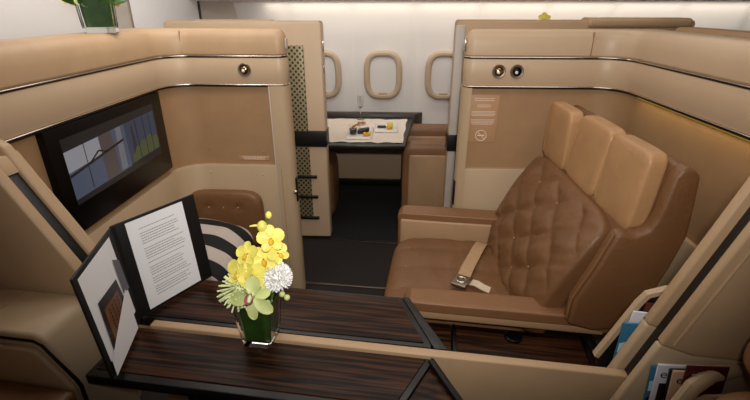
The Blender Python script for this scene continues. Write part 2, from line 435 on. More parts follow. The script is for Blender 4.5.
for (x, z) in ((-.99, .90), (-.70, .885), (-.995, .775), (-.71, .765)):
    obj('screw_cap', lathe([(.006, 0), (.0055, .003), (.003, .004)], 12, mtx=basis((x, 2.2205 if z > .8 else 2.2, z), (1, 0, 0), (0, 0, 1))), 'button' if z > .8 else 'frame', wl)
# amber strip under the right wall's lower band
obj('amber_light_strip', rbox(1.064, 1.076, .5, 2.02, 1.222, 1.231, .002), 'led', wr)
for y in (1.0, 1.4, 1.8):
    area('amber_strip_light', (1.055, y, 1.228), (1.085, y, .9), .4, .01, .09, (1, .80, .30))

struct('wall_right_neighbour', plan_solid([(1.30, .1, .03), (1.42, .1, .03), (1.42, 2.3, .03), (1.30, 2.3, .03)], [(0, 0), (1.49, 0), (1.505, .012)], 4), 'panel')
# ---- window-suite walls on the far side of the aisle
t = structure('wall_left_far', (-.9, 2.9, 0))
obj('panel', plan_solid([(-1.45, 2.86, .02), (-.465, 2.86, .014), (-.465, 2.96, .014), (-1.45, 2.96, .02)], [(.03, .006), (.036, 0), (1.49, 0), (1.506, .006), (1.511, .02)], 5), 'band', t)
obj('lattice_strip', rbox(-.688, -.583, 2.850, 2.862, .20, 1.372, .003), 'lattice', t)
obj('strap', rbox(-.70, -.461, 2.846, 2.97, .722, .832, .004), 'black', t)
for z in (.506, .355, .190): obj('dark_bar', rbox(-.72, -.538, 2.838, 2.854, z-.011, z+.011, .004), 'black', t)  # thin black bars across the lattice strip
obj('edge_clip', rbox(-.468, -.459, 2.88, 2.91, 1.33, 1.40, .004), 'chrome', t)
obj('edge_clip', rbox(-.468, -.459, 2.88, 2.91, 1.20, 1.25, .004), 'chrome', t)
obj('top_cap', rbox(-1.30, -.78, 2.93, 3.02, 1.46, 1.516, .02), 'band', t)
t = structure('wall_right_far', (1.0, 2.9, 0))
obj('panel', plan_solid([(.352, 2.86, .014), (1.75, 2.86, .03), (1.75, 2.96, .03), (.352, 2.96, .014)], [(.03, .006), (.036, 0), (1.50, 0), (1.514, .006), (1.519, .02)], 5), 'tan', t)
obj('edge_strip', rbox(.351, .405, 2.852, 2.863, .03, 1.49, .004), 'frame', t)
obj('strap', rbox(.345, .412, 2.846, 2.97, .705, .818, .004), 'black', t)
obj('top_cap', rbox(1.12, 1.72, 2.845, 2.99, 1.475, 1.531, .02), 'tan', t)

# ================================================================== FITTINGS ON THE SUITE WALLS
# television
tv = thing('television', 'wide black television in the left suite wall showing a blue picture', 'television', (-1.13, 1.695, .85))
obj('bezel', prism([(1.32, .845), (2.068, .845), (2.068, 1.226), (1.32, 1.226)], 'x', -1.156, -1.126, .004), 'bezel', tv)
T0 = basis((-1.1255, 1.38, .945), (0, 1, 0), (0, 0, 1))     # x 0..0.61, y 0..0.235
SCM = [emit('s_dark', (24, 28, 33), .5), emit('s_sky', (84, 94, 116), .55), emit('s_pale', (140, 140, 146), .8), emit('s_deep', (58, 70, 92), .55),
       emit('s_beam', (24, 18, 15), .8), emit('s_column', (90, 78, 78), .55), emit('s_lawn', (84, 92, 60), .55), emit('s_tower', (50, 46, 42), .55), emit('s_light', (124, 126, 136), .55)]
def poly(bm, pts, mi, z):
    f = bm.faces.new([bm.verts.new((p[0], p[1], z)) for p in pts]); f.material_index = mi
b = bmesh.new()
poly(b, [(0, 0), (.61, 0), (.61, .24), (0, .24)], 0, 0)
poly(b, [(0, .02), (.36, .025), (.36, .205), (0, .195)], 1, .0004)
poly(b, [(0, .12), (.20, .13), (.20, .20), (0, .195)], 2, .0006)
poly(b, [(.36, .03), (.60, .035), (.60, .21), (.36, .205)], 3, .0004)
poly(b, [(.19, .026), (.28, .028), (.27, .202), (.19, .20)], 5, .0008)
poly(b, [(.29, .03), (.33, .03), (.335, .204), (.30, .203)], 8, .0008)
poly(b, [(.0, .102), (.0, .112), (.34, .152), (.34, .142)], 4, .0014)
poly(b, [(.11, .122), (.17, .152), (.18, .152), (.23, .132), (.22, .132), (.175, .146), (.125, .122)], 4, .0014)
poly(b, [(.40, .06), (.425, .06), (.415, .185), (.405, .185)], 7, .0010)
poly(b, [(.375, .034), (.60, .038), (.60, .090), (.585, .105), (.56, .098), (.54, .118), (.51, .112), (.49, .100), (.465, .112), (.445, .090), (.42, .094), (.40, .070), (.375, .066)], 6, .0012)
for x in (.10, .44, .50, .55): poly(b, [(x, .03), (x+.004, .03), (x+.004, .203), (x, .203)], 4, .0016)
b.transform(T0); obj('screen', b, SCM, tv)
# reading lights
def reading_light(x, label, ln_='gold'):
    t = thing('reading_light', label, 'light', (x, 2.2, 1.31), group='round wall lights in the beige bands')
    F = basis((x, 2.199, 1.31), (1, 0, 0), (0, 0, 1))
    obj('rim', lathe([(.032, 0), (.032, .004), (.029, .008), (.022, .007), (.019, .001), (.019, 0)], 28, mtx=F), 'steel', t)
    obj('lens', ball((0, 0, 0), .0195, sc3=(1, 1, .55)), ln_, t, local=True).data.transform(ROOT[t].inverted() @ F)
    obj('bulb', ball((-.003, -.004, .009), .008), 'lampglass', t, local=True).data.transform(ROOT[t].inverted() @ F)
reading_light(-.745, 'chrome ringed reading light on the left suite wall')
reading_light(.487, 'chrome reading light on right suite wall, left of the pair')
reading_light(.572, 'darker chrome reading light on right suite wall, right of the pair', 'bezel')
# notices
sg = thing('notice', 'tan notice with white print and a no smoking symbol on the right suite wall', 'sign', (.44, 2.2215, .95))
obj('plate', rbox(.365, .51, 2.2195, 2.2225, .955, 1.195, .001), 'signp', sg)
F = basis((.375, 2.2193, .955), (1, 0, 0), (0, 0, 1))
for k, (rows, fl_) in enumerate((([.222, .213], (.75, .9)), ([.190, .181], (.5, .6)), ([.158, .151, .144, .137], (.85, 1)), ([.116, .109, .101, .094], (.8, 1)))):
    obj('print', printed_lines(F, .125, rows, .006, 3+k, .0006, fl_, .5, True), 'lettering', sg)
F2 = basis((.436, 2.2190, .99), (1, 0, 0), (0, 0, 1))
b = tube([(.027*math.cos(a*math.pi/16), .027*math.sin(a*math.pi/16), 0) for a in range(32)], .002, 6, True)
tube([(-.019, .019, 0), (.019, -.019, 0)], .0018, 6, bm=b)
rbox(-.018, .012, -.003, .003, -.0008, .0012, 0, bm=b); rbox(.014, .018, -.003, .003, -.0008, .0012, 0, bm=b)
tube([(.016, .005, 0), (.014, .009, 0), (.018, .012, 0)], .0011, 5, bm=b)
b.transform(F2); obj('no_smoking_symbol', b, 'lettering', sg)
sg = thing('placard', 'small pale placard low on the brown panel of the left suite wall', 'sign', (-.75, 2.2215, .84))
obj('plate', rbox(-.835, -.672, 2.2195, 2.2225, .838, .862, .001), 'signp', sg)
obj('print', printed_lines(basis((-.82, 2.2192, .838), (1, 0, 0), (0, 0, 1)), .135, [.017, .007], .009, 5, .0006, (.8, 1), .5, True), 'lettering', sg)

# ================================================================== DIVIDER AND ITS WINGS (seat space: u right, v away)
def slope_z(z, side): return (-.842-.56*(z-.75)) if side < 0 else (.478+.31*(z-.75))
dv = solo('divider_panel', prism([(-.80, .42), (.505, .42), (.505, .752), (-.80, .752)], 'y', .912, .940, .005, 3), 'tan',
          'long low tan divider panel lowered between the two tables', 'divider', S)
# left wing
wg = thing('privacy_wing', 'tan sloping privacy wing with black slot at the left, beside the television', 'partition', (-1.1, .93, 0), S)
def wing_poly(side, inset=0, zt=1.30):
    if side < 0: return [(-1.222, .42), (-.925, .42), (-.925, .83), (slope_z(.88, -1)-inset, .88), (slope_z(1.22, -1)-inset, 1.22), (-1.128-inset, 1.262), (-1.17-inset, 1.285), (-1.222, 1.29)]
    return [(1.0, .42), (.455, .42), (slope_z(.76, 1)+inset, .76), (slope_z(1.28, 1)+inset, 1.28), (.70+inset, 1.36), (1.0, 1.38)]
obj('near_shell', prism(wing_poly(-1), 'y', .880, .914, .008, 3), 'tan', wg, S)
obj('far_shell', prism(wing_poly(-1), 'y', .948, .980, .008, 3), 'tan', wg, S)
obj('core', prism(wing_poly(-1, .03), 'y', .912, .950), 'tan', wg, S)
# slot: black inlay along the slope
def inlay(z0, z1, side, v0, v1, d):
    p = [(slope_z(z0, side), v0, z0), (slope_z(z1, side), v0, z1)]
    s = -1 if side < 0 else 1
    return prism([(slope_z(z0, side)+s*d, z0), (slope_z(z1, side)+s*d, z1), (slope_z(z1, side)+s*(d+.03), z1), (slope_z(z0, side)+s*(d+.03), z0)], 'y', v0, v1, .003)
obj('slot_cover', inlay(1.195, 1.24, -1, .913, .949, .004), 'tan', wg, S)
obj('slot_lining', inlay(.84, 1.195, -1, .9135, .9485, .012), 'black', wg, S)
def ridge(side, z0, z1, v, r=.004, d=.0):
    s = -1 if side < 0 else 1
    return tube([(slope_z(z, side)+s*d, v, z) for z in (z0, (z0+z1)/2, z1)], r, 8)
obj('piping', ridge(-1, .86, 1.24, .982, .004, .01), 'dado', wg, S)
# right wing
wg2 = thing('privacy_wing', 'tan privacy wing with beige base and two magazine pockets at the right', 'partition', (.8, .93, 0), S)
def wing_part(z0, z1, d0=0):
    return [(slope_z(z0, 1)+d0, z0), (slope_z(z1, 1)+d0, z1)]
up = [(slope_z(.895, 1), .895), (slope_z(1.28, 1), 1.28), (.70, 1.36), (.96, 1.38), (.96, .872), (.60, .872)]
lo = [(slope_z(.64, 1), .64), (slope_z(.893, 1), .893), (.60, .870), (.96, .870), (.96, .40), (.47, .40)]
for nm, pl, mt in (('upper_shell', up, 'tan'), ('lower_shell', lo, 'dado')):
    obj(nm, prism(pl, 'y', .868, .892, .006, 3), mt, wg2, S)
    obj(nm, prism(pl, 'y', .940, .968, .006, 3), mt, wg2, S)
obj('core', prism([(a+.05, z) for a, z in [(.45, .42), (slope_z(.76, 1), .76), (slope_z(1.28, 1), 1.28), (.9, 1.3), (.9, .42)]], 'y', .890, .942), 'black', wg2, S)
obj('slot_lining', inlay(.70, 1.255, 1, .8915, .9405, .022), 'black', wg2, S)
obj('slot_cover', inlay(1.255, 1.30, 1, .891, .941, .003), 'tan', wg2, S)
obj('piping', tube([(slope_z(z, 1)+.024, .866, z) for z in (.90, 1.1, 1.30)], .004, 8), 'tan', wg2, S)
# far magazine pocket
lipf = [(.47, .70), (.505, .79), (.54, .885), (.556, .915), (.60, .935), (.66, .935)]
pk = obj('magazine_pocket', ribbon([(a, 1.040, z) for a, z in lipf], .010, .012, (0, 1, 0)), 'dado', wg2, S)
obj('pocket_side', prism([(.482, .70), (.515, .785), (.55, .88), (.58, .915), (.66, .92), (.66, .60), (.48, .60)], 'y', 1.040, 1.048, .003), 'black', pk, S)  # black colour stands in for the shade inside the pocket
# near magazine pocket
pk = obj('magazine_pocket', tube([(.530, .800, .66), (.542, .800, .745), (.558, .800, .800), (.575, .805, .843), (.616, .828, .862), (.690, .862, .852)], [.015, .016, .017, .018, .018, .015], 10, squash=.8), 'dado', wg2, S)
obj('pocket_side', prism([(.53, .52), (.542, .735), (.560, .79), (.60, .83), (.66, .84), (.70, .52)], 'y', .795, .803, .003), 'dado', pk, S)
obj('pocket_rim', tube([(.54, .866, .835), (.70, .866, .838)], .004, 8), 'chrome', wg2, S)

# ---- magazines
def magazine(label, u0, v0, z0, w, h, lean, turn, cm, thick=.006, extra=None, group=None):
    """cover faces the camera; x right along cover, y up"""
    y = Vector((turn, lean, 1)).normalized(); x = Vector((1, .03, -turn))
    F = S @ basis((u0, v0, z0), x, y)
    t = thing('magazine', label, 'magazine', F.to_translation(), W, F.to_3x3().to_4x4(), group=group)
    obj('cover', rbox(0, w, 0, h, -thick, 0, .0012, 2), cm, t, local=True)
    if extra: extra(t)
    return t
mm = lambda n, c, r=.35: M.setdefault(n, mat(n, c, r, var=.05))
mm('mag_blue', (48, 112, 146)); mm('mag_white', (214, 214, 222)); mm('mag_beige', (196, 160, 128)); mm('mag_red', (74, 10, 20)); mm('mag_dark', (34, 20, 16)); mm('mag_pale', (190, 220, 235)); mm('mag_ink', (40, 30, 30)); mm('mag_maroon', (92, 38, 30))
def pic(t, pts, m, z=.0006, name='picture'):
    b = bmesh.new(); poly(b, pts, 0, z); obj(name, b, m, t, local=True)
def blue_cover(t):
    pic(t, [(.002, .10), (.10, .10), (.10, .145), (.05, .150), (.002, .13)], 'mag_pale')
    pic(t, [(.002, .03), (.10, .03), (.10, .075), (.03, .09), (.002, .08)], 'mag_dark', .0008)
def e_cover(t):
    obj('title', textmesh('e', .034, Matrix.Translation((.0155, .154, .0006))), 'mag_ink', t, local=True)
    pic(t, [(.010, 0), (.10, 0), (.10, .138), (.010, .138)], 'mag_dark')
def e_beige(t):
    obj('title', textmesh('e', .030, Matrix.Translation((.016, .158, .0006))), 'mag_ink', t, local=True)
def red_cover(t):
    obj('title', textmesh('Sales', .017, Matrix.Translation((.030, .186, .0006))), 'mag_white', t, local=True)
    obj('title', textmesh('&', .017, Matrix.Translation((.020, .160, .0006))), 'mag_white', t, local=True)
NG, FG = 'magazines in the near pocket', 'magazines in the far pocket'
magazine('blue photo magazine at the left edge of the near wing pocket', .527, .860, .665, .12, .175, 0, -.067, 'mag_blue', extra=blue_cover, group=NG)
magazine('white magazine with a black letter e in the near wing pocket', .532, .848, .665, .11, .191, 0, -.058, 'mag_white', extra=e_cover, group=NG)
magazine('black spined thin magazine between the white and beige ones', .558, .838, .665, .06, .190, 0, -.088, 'black', group=NG)
magazine('beige magazine with a letter e in the near wing pocket', .560, .831, .665, .07, .192, 0, -.08, 'mag_beige', extra=e_beige, group=NG)
magazine('dark red brochure at the right end of the near wing pocket', .575, .823, .665, .085, .218, 0, -.06, 'mag_red', .004, extra=red_cover, group=NG)
magazine('blue and white magazine nearest the front of the far wing pocket', .494, .990, .66, .13, .195, 0, .01, 'mag_blue', extra=blue_cover, group=FG)
magazine('white magazine standing behind the blue one in the far pocket', .505, 1.006, .66, .13, .222, 0, .06, 'mag_white', group=FG)
magazine('dark maroon magazine at the back of the far wing pocket', .530, 1.024, .66, .12, .240, 0, .10, 'mag_maroon', group=FG)

# ---- near console at the left
cn = thing('side_console', 'beige side console with black trim groove at the lower left, below the tan wing', 'console', (-1.05, .80, 0), S)
cp = [(-1.20, .40), (-.86, .40), (-.86, .70), (-.864, .738), (-.925, .855), (-.95, .868), (-1.20, .868)]
obj('body', prism(cp, 'y', .712, .878, .012, 3), 'dado', cn, S)
obj('front_panel', prism([(-1.20, .42), (-.868, .42), (-.872, .715), (-.938, .818), (-.955, .832), (-1.20, .832)], 'y', .698, .716, .008, 3), 'tan', cn, S)
obj('trim_groove', tube([(-1.20, .713, .849), (-.952, .713, .849), (-.932, .713, .838), (-.870, .713, .735), (-.862, .713, .715), (-.862, .713, .45)], .005, 8), 'bezel', cn, S)
obj('seam', rbox(-1.118, -1.114, .716, .878, .866, .8695, .0005), 'armtan', cn, S)
obj('knob', lathe([(.010, 0), (.012, .006), (.009, .016), (.004, .018)], 14, mtx=basis((-.845, .79, .70), (0, 0, 1), (0, 1, 0)) @ Matrix.Rotation(math.pi, 4, 'X')), 'chrome', cn, S)
solo('footrest_box', prism([(-1.18, .30), (-.86, .30), (-.86, .722), (-1.18, .728)], 'y', .44, .696, .015, 3), 'brown', 'low brown leather box in the bottom left corner, in front of the beige console', 'footrest', S)

# ================================================================== TABLES
zt = .750
def slope_leaf(p, th):
    b = bmesh.new(); a = [b.verts.new(q) for q in p]; c = [b.verts.new((q[0], q[1], q[2]-th)) for q in p]
    b.faces.new(a); b.faces.new(c[::-1])
    for k in range(len(p)): b.faces.new((a[k], a[k-1], c[k-1], c[k]))
    return b
def table(name, label, top, edge, v_leg, flap):
    t = thing(name, label, 'table', (-.4, v_leg, 0), S)
    obj('table_frame', prism(edge, 'z', zt-.034, zt-.004, .004, 2), 'edge', t, S)
    obj('table_top', prism(top, 'z', zt-.03, zt, .003, 2), 'wood', t, S)
    obj('leg', rbox(-.62, -.50, v_leg-.04, v_leg+.04, .0, zt-.034, .01), 'edge', t, S)
    obj('leaf', flap, 'wood', t, S)
    return t
ft = table('fold_table', 'dark striped wood table with black edge beyond the divider, beside the brown sofa',
      [(-.90, .958), (-.008, .962), (-.100, 1.150), (-.90, 1.150)], [(-.905, .946), (.012, .948), (.012, .965), (-.085, 1.163), (-.905, 1.163)], 1.05,
      prism([(-.06, 1.150), (-.045, 1.155), (.070, .955), (.045, .948)], 'z', .62, zt-.036, .004))
obj('edge_strip', prism([(-.088, 1.163), (-.066, 1.163), (.056, .946), (.020, .944)], 'z', zt-.034, zt-.001, .003), 'edge', ft, S)
nt_ = table('fold_table', 'dark striped wood table in front of the divider, under the flower vase',
      [(-.835, .742), (-.066, .742), (.000, .902), (-.835, .902)], [(-.85, .720), (-.058, .720), (.020, .907), (-.85, .907)], .81,
      slope_leaf([(.006, .900, .735), (-.060, .722, .735), (.150, .712, .700)], .010))
obj('leaf_arm', tube([(.012, .902, .742), (.060, .835, .728), (.15, .71, .705)], .013, 8, squash=.8), 'edge', nt_, S)
# dark wood console under the sofa's near arm
cs = thing('wood_console', 'dark wood side console with black round knob beside the sofa', 'console', (.3, 1.15, 0), S)
obj('top', rbox(.10, .545, .975, 1.36, .470, .50, .004), 'wood', cs, S)
obj('top', rbox(.565, .80, .975, 1.30, .470, .50, .004), 'wood', cs, S)
obj('top', rbox(-.30, .085, .975, 1.36, .470, .50, .004), 'wood', cs, S)
obj('hinge_strip', prism([(.088, 1.36), (.101, 1.36), (.115, .975), (.092, .975)], 'z', .48, .502, .002), 'edge', cs, S)
obj('hinge_strip', rbox(.546, .564, 0.975, 1.36, .48, .502, .002), 'edge', cs, S)
obj('body', rbox(-.30, .80, .98, 1.27, 0, .47, .004), 'edge', cs, S)
obj('knob', lathe([(.032, 0), (.032, .006), (.026, .011), (.015, .008), (.004, .007)], 24, mtx=Matrix.Translation((.306, 1.318, .50))), 'bezel', cs, S)
# near console on this side of the divider
solo('wood_console', rbox(.02, .62, .70, .862, .40, .50, .005), 'wood', 'low dark wood console in shadow below the tan divider panel', 'console', S)

# ================================================================== SOFA
so = thing('sofa', 'two seat brown leather sofa with three light tan head cushions against the right suite wall', 'sofa', (.35, 1.75, 0), S)
E1 = Vector((.43, 0, .903)); E2 = Vector((-.903, 0, .43)); B0 = Vector((.50, 0, .47))     # the back stands square to the cabin
def bk(s, v, n): return B0+E1*s+E2*n+Vector((0, v, 0))
def soft(v): return abs(v)**.55
def quilt(a, c, amp):
    """diamond tufting: dimples where both families of creases cross"""
    p = abs(math.sin(math.pi*a)); q = abs(math.sin(math.pi*c))
    return amp*(.62*(p*q)**.45+.38*min(p, q)**.6)
# seat
sv0, sv1 = 1.42, 2.075
def seat_fn(x, y, z):
    u = .11+x*.31; v = (sv0+sv1)/2+y*(sv1-sv0)/2; zz = .395+z*.095
    if z > .3:
        w = (z-.3)/.7
        crease = abs(math.sin(math.pi*(v-sv0)/.168)); tuft = abs(math.sin(math.pi*(u+.2)/.16))
        wr = noise.noise(Vector((u*14, v*5, 1)))*.006+noise.noise(Vector((u*30, v*12, 3)))*.003
        zz += w*(.012*crease**.5*(.6+.4*tuft**.5)-.008+wr+.012*(1-x*x)-.012*max(0, x)**2)
        zz -= w*.015*max(0, -x-.6)
    return Vector((u, v, zz))
seat = obj('seat_cushion', softbox(seat_fn, 44, 6), 'brown', so, S)
for i in range(1, 4):
    for j in range(3):
        obj('button', ball((-.12+.15*j, sv0+.168*i, .487), .0055, u=8, v=6), 'button', seat, S)
obj('base', rbox(-.12, .50, 1.45, 2.12, .02, .32, .02), 'brown', so, S)
# back shell with its step for the head cushions; its near end shows as the wing
wp = [(.60, .60), (.605, .70), (.655, .83), (.690, .945), (.705, .955), (.745, .945), (.785, .965), (.802, 1.02), (.815, 1.14), (.832, 1.172), (.862, 1.170), (.888, 1.146), (.897, 1.05), (.903, .945), (.880, .83), (.846, .716), (.80, .63), (.752, .585), (.69, .575)]
obj('back_shell', prism([(a+(.05 if a < .75 else 0), z) for a, z in wp], 'y', 1.28, 2.125, .012, 3), 'brown', so)
obj('back_wing', prism(wp, 'y', 1.235, 1.292, .014, 4), 'brown', so)
obj('wing_piping', tube([(.596, 1.248, .62), (.600, 1.248, .70), (.650, 1.248, .83), (.686, 1.248, .945)], .0045, 8), 'arm', so)
# quilted back pad
def pad_fn(x, y, z):
    s = .250+x*.275; v = 1.722+y*.402; n = -.032+z*.045+.026*math.sin(math.pi*max(0, min(1, s/.53)))
    if z > .2:
        w = min(1, (z-.2)/.6)
        a = s/.17+(v-1.30)/.24; c = s/.17-(v-1.30)/.24
        wr = noise.noise(Vector(((s+v*.7)*11, (v-s*.6)*4, 5)))*.012+noise.noise(Vector(((s+v)*26, (v-s)*7, 9)))*.005
        edge = max(0, min(1, (1-abs(y))*6, (1-abs(x))*6))
        n += w*(quilt(a, c, .017)*edge+.008*(1-edge)+wr*edge*1.3)
    return bk(s, v, n)
pad = obj('backrest', softbox(pad_fn, 60, 7), 'brown', so)
for k in range(-8, 14):
    for l in range(-8, 14):
        s_ = (k+l)*.17/2; v_ = 1.30+(k-l)*.24/2
        if .06 < s_ < .44 and 1.38 < v_ < 2.08:
            obj('button', ball(bk(s_, v_, .011+.026*math.sin(math.pi*s_/.53)), .005, u=8, v=6), 'button', pad)
# head cushions
for (v0, v1, cx, ln) in ((1.285, 1.545, .7785, .0115), (1.555, 1.835, .7775, .0155), (1.845, 2.115, .753, .001)):
    def head_fn(x, y, z, v0=v0, v1=v1, cx=cx, ln=ln):
        zz = 1.063+z*.132; v = (v0+v1)/2+y*(v1-v0)/2*1.01
        X = cx+ln*z+x*.033-.004*(1-y*y)*max(0, -x)*(1-z*z)+noise.noise(Vector((zz*9, v*9, 2)))*.003
        return Vector((X, v, zz))
    h = obj('head_cushion', softbox(head_fn, 20, 8), 'head', so)
    obj('seam', tube([Vector((cx+ln*c-.033*d, v1-.014, 1.063+.132*c)) for c, d in ((-.85, .94), (-.4, 1.02), (.3, 1.0), (.8, .9))], .0022, 6), 'head', h)
# arms
def arm(v0, v1, u0, u1, near):
    a = thing_arm = obj('armrest', softbox(lambda x, y, z: Vector(((u0+u1)/2+x*(u1-u0)/2, (v0+v1)/2+y*(v1-v0)/2, .585+z*.022-(.03*max(0, x-.75)/.25 if near else 0)-.02*max(0, -x-.93)/.07)), 20, 9), 'arm', so, S)
    return a
a = arm(1.330, 1.430, -.098, .640, True)
obj('arm_side', rbox(-.088, .615, 1.334, 1.425, .530, .572, .012, 4), 'armtan', a, S)
obj('arm_support', rbox(-.06, .58, 1.37, 1.42, .503, .535, .004), 'edge', a, S)
a = arm(2.078, 2.188, -.195, .44, False)
obj('arm_front', rbox(-.193, -.13, 2.08, 2.186, .25, .585, .025, 4), 'arm', a, S)
obj('arm_panel', rbox(-.178, .40, 2.072, 2.10, .30, .572, .012, 3), 'armtan', a, S)
obj('arm_body', rbox(-.17, .44, 2.09, 2.184, .05, .57, .01, 3), 'arm', a, S)
# seat belt lying on the seat
sb = thing('seat_belt', 'beige seat belt with metal buckle lying across the brown seat', 'seat belt', (.2, 1.8, .485), S)
obj('strap', ribbon([(.262, 2.03, .475), (.240, 1.985, .512), (.220, 1.93, .517), (.186, 1.82, .518), (.155, 1.72, .519), (.140, 1.66, .518)], .028, .004, (.9, -.3, 0)), 'strap', sb, S)
bkM = Matrix.Translation((.128, 1.615, .522)) @ Matrix.Rotation(R(-22), 4, 'Z')
bb = rbox(-.034, .034, -.042, .042, -.007, .009, .006); bb.transform(bkM)
bu = obj('buckle', bb, 'steel', sb, S)
bb = tube([(.020*math.cos(a*math.pi/12), .020*math.sin(a*math.pi/12), .010) for a in range(24)], .003, 6, True); bb.transform(bkM); obj('buckle_emblem', bb, 'chrome', bu, S)
obj('strap', ribbon([(.170, 1.625, .516), (.190, 1.605, .526), (.215, 1.59, .520), (.245, 1.58, .514)], .017, .004, (.3, .9, 0.2)), 'beltend', sb, S, label='pale crumpled loose end of the belt')

# near sofa: only the end of its back comes into the picture
ns = thing('sofa', 'corner of a brown sofa back at the bottom right edge', 'sofa', (.85, .6, 0), S)
obj('backrest', softbox(lambda x, y, z: Vector((.770+x*.13+.025*z, .735+y*.08, 1.04+z*.125)), 14, 5), 'arm', ns, S)
obj('seat_cushion', softbox(lambda x, y, z: Vector((.715+x*.145, .685+y*.09, .75+z*.155)), 14, 5), 'brown', ns, S)

# ================================================================== OTTOMAN AND PILLOW UNDER THE TELEVISION
ot = thing('ottoman', 'brown leather ottoman with buttoned back set into the left corner below the television', 'ottoman', (-.93, 1.95, 0))
obj('seat', rbox(-1.12, -.715, 1.62, 2.19, .05, .35, .03, 4), 'brown', ot)
def ob_fn(x, y, z):
    X = -.92+x*.205; Z = .52+z*.165; Y = 2.155+y*.038
    if y < -.3: Y += .010*math.exp(-(((X+.92) % .16-.08)**2+(Z-.60)**2)/.0004)
    return Vector((X, Y, Z))
bkp = obj('backrest', softbox(ob_fn, 24, 5), 'brown', ot)
for x in (-1.0, -.92, -.84): obj('button', ball((x, 2.119, .60), .006, u=8, v=6), 'button', bkp)
def pil_fn(x, y, z):
    e = (1-x**4)*(1-y**4)
    return Vector((x*.19, y*.20, z*(.035+.075*max(0, e)**.6)+noise.noise(Vector((x*2, y*2, 4)))*.012))
pl = thing('pillow', 'black and cream striped pillow leaning on the brown ottoman', 'pillow', (-.905, 1.845, .465), W, Matrix.Rotation(R(-8), 4, 'Z') @ Matrix.Rotation(R(24), 4, 'X') @ Matrix.Rotation(R(14), 4, 'Y'))
obj('cover', softbox(pil_fn, 28, 3.2), 'stripes', pl, local=True)

# ================================================================== MENU FOLDER
fo = thing('menu_folder', 'open black menu folder with white page standing on the tables', 'folder', (-.742, 1.02, .7525))
SP = Vector((-.742, 1.020, .754)); UPV = Vector((-.022, .010, .297))
def leaf(dirv, wd, side):
    """board of the folder hinged at the spine"""
    x = Vector(dirv).normalized(); F = basis(SP, x, UPV); return F
FR = basis(SP, (.122, .220, 0.0), UPV); FL = basis(SP, (.063, -.252, 0.0), UPV)
HT = .300
obj('back_board', rbox(0, .258, 0, HT, -.003, .003, .002), 'folder', fo, local=True).data.transform(ROOT[fo].inverted() @ FR)
obj('front_board', rbox(0, .248, 0, HT, -.003, .003, .002), 'folder', fo, local=True).data.transform(ROOT[fo].inverted() @ FL)
obj('spine', tube([SP, SP+UPV], .007, 8), 'folder', fo)
pg = obj('page', rbox(.030, .212, .010, .292, .0035, .0045, 0), 'paper', fo, local=True); pg.data.transform(ROOT[fo].inverted() @ FR)
ROWS = [.262, .247, .239, .231, .223, .215, .198, .190, .182, .174, .166, .152, .136, .128, .120, .112, .100, .092, .084, .070, .062, .054, .044]
pr = obj('print', printed_lines(FR @ Matrix.Translation((.062, 0, .0046)), .135, ROWS, .0052, 11, .0004, (.72, 1.0), .34), 'ink', pg)
# which side of each board faces the viewer is set by the sign of z below
o = obj('pocket_sheet', rbox(.030, .230, .045, .287, -.0045, -.0035, 0), 'paper', fo, local=True); o.data.transform(ROOT[fo].inverted() @ FL)
mm('photo_brown', (120, 78, 48)); mm('photo_dark', (40, 34, 34)); mm('photo_grey', (86, 86, 92))
def lp(name, pts, m, z, par):
    b = bmesh.new(); poly(b, pts, 0, z); b.transform(FL); return obj(name, b, m, par)
ph = lp('photograph', [(.065, .10), (.205, .055), (.195, .195), (.075, .185)], 'photo_dark', -.0060, fo)
lp('facade', [(.085, .085), (.185, .055), (.180, .165), (.090, .160)], 'photo_brown', -.0066, ph)
b = bmesh.new()
for i in range(7):
    for j in range(4): poly(b, [(.100+j*.018, .080+i*.011), (.108+j*.018, .079+i*.011), (.108+j*.018, .085+i*.011), (.100+j*.018, .086+i*.011)], 0, -.0072)
b.transform(FL); obj('facade_window', b, 'photo_dark', ph)
lp('leaflet', [(.022, .12), (.062, .13), (.060, .235), (.026, .215)], 'photo_grey', -.0064, fo)
lp('pocket_flap', [(.055, .004), (.050, .135), (.232, .050), (.236, .004)], 'paper', -.0080, fo)

# ================================================================== FLOWERS
def petal(L, Wd, cup=.15, curl=.2, n=8, m=6, tip=.6, base=.25):
    """petal along +x, up +z"""
    b = bmesh.new(); g = []
    for i in range(n+1):
        t = 1-(1-i/n)**1.35
        w = Wd*math.sqrt(max(0, 1-((t-.56)/.44)**2)) if t > .56 else Wd*(base+(1-base)*math.sin(math.pi/2*t/.56))
        row = []
        for j in range(m+1):
            s = -1+2*j/m
            row.append(b.verts.new((L*t, w*.5*s, cup*Wd*s*s*(1-.3*t)-curl*L*t*t+.0*s)))
        g.append(row)
    for i in range(n):
        for j in range(m): b.faces.new((g[i][j], g[i+1][j], g[i+1][j+1], g[i][j+1]))
    bmesh.ops.remove_doubles(b, verts=b.verts[:], dist=1e-5)
    return b
def face_m(c, d, roll=0):
    """matrix placing local +z along d at c"""
    z = Vector(d).normalized(); up = Vector((0, 0, 1)); x = up.cross(z)
    x = x.normalized() if x.length > .01 else Vector((1, 0, 0)); y = z.cross(x)
    m = Matrix((x, y, z)).transposed().to_4x4(); m.translation = Vector(c); return m @ Matrix.Rotation(roll, 4, 'Z')
VS = thing  # alias
vx, vv = -.456, .911            # vase centre in seat space
def at(du, dv, z): return Vector((vx+du, vv+dv, z))
vz = .7525
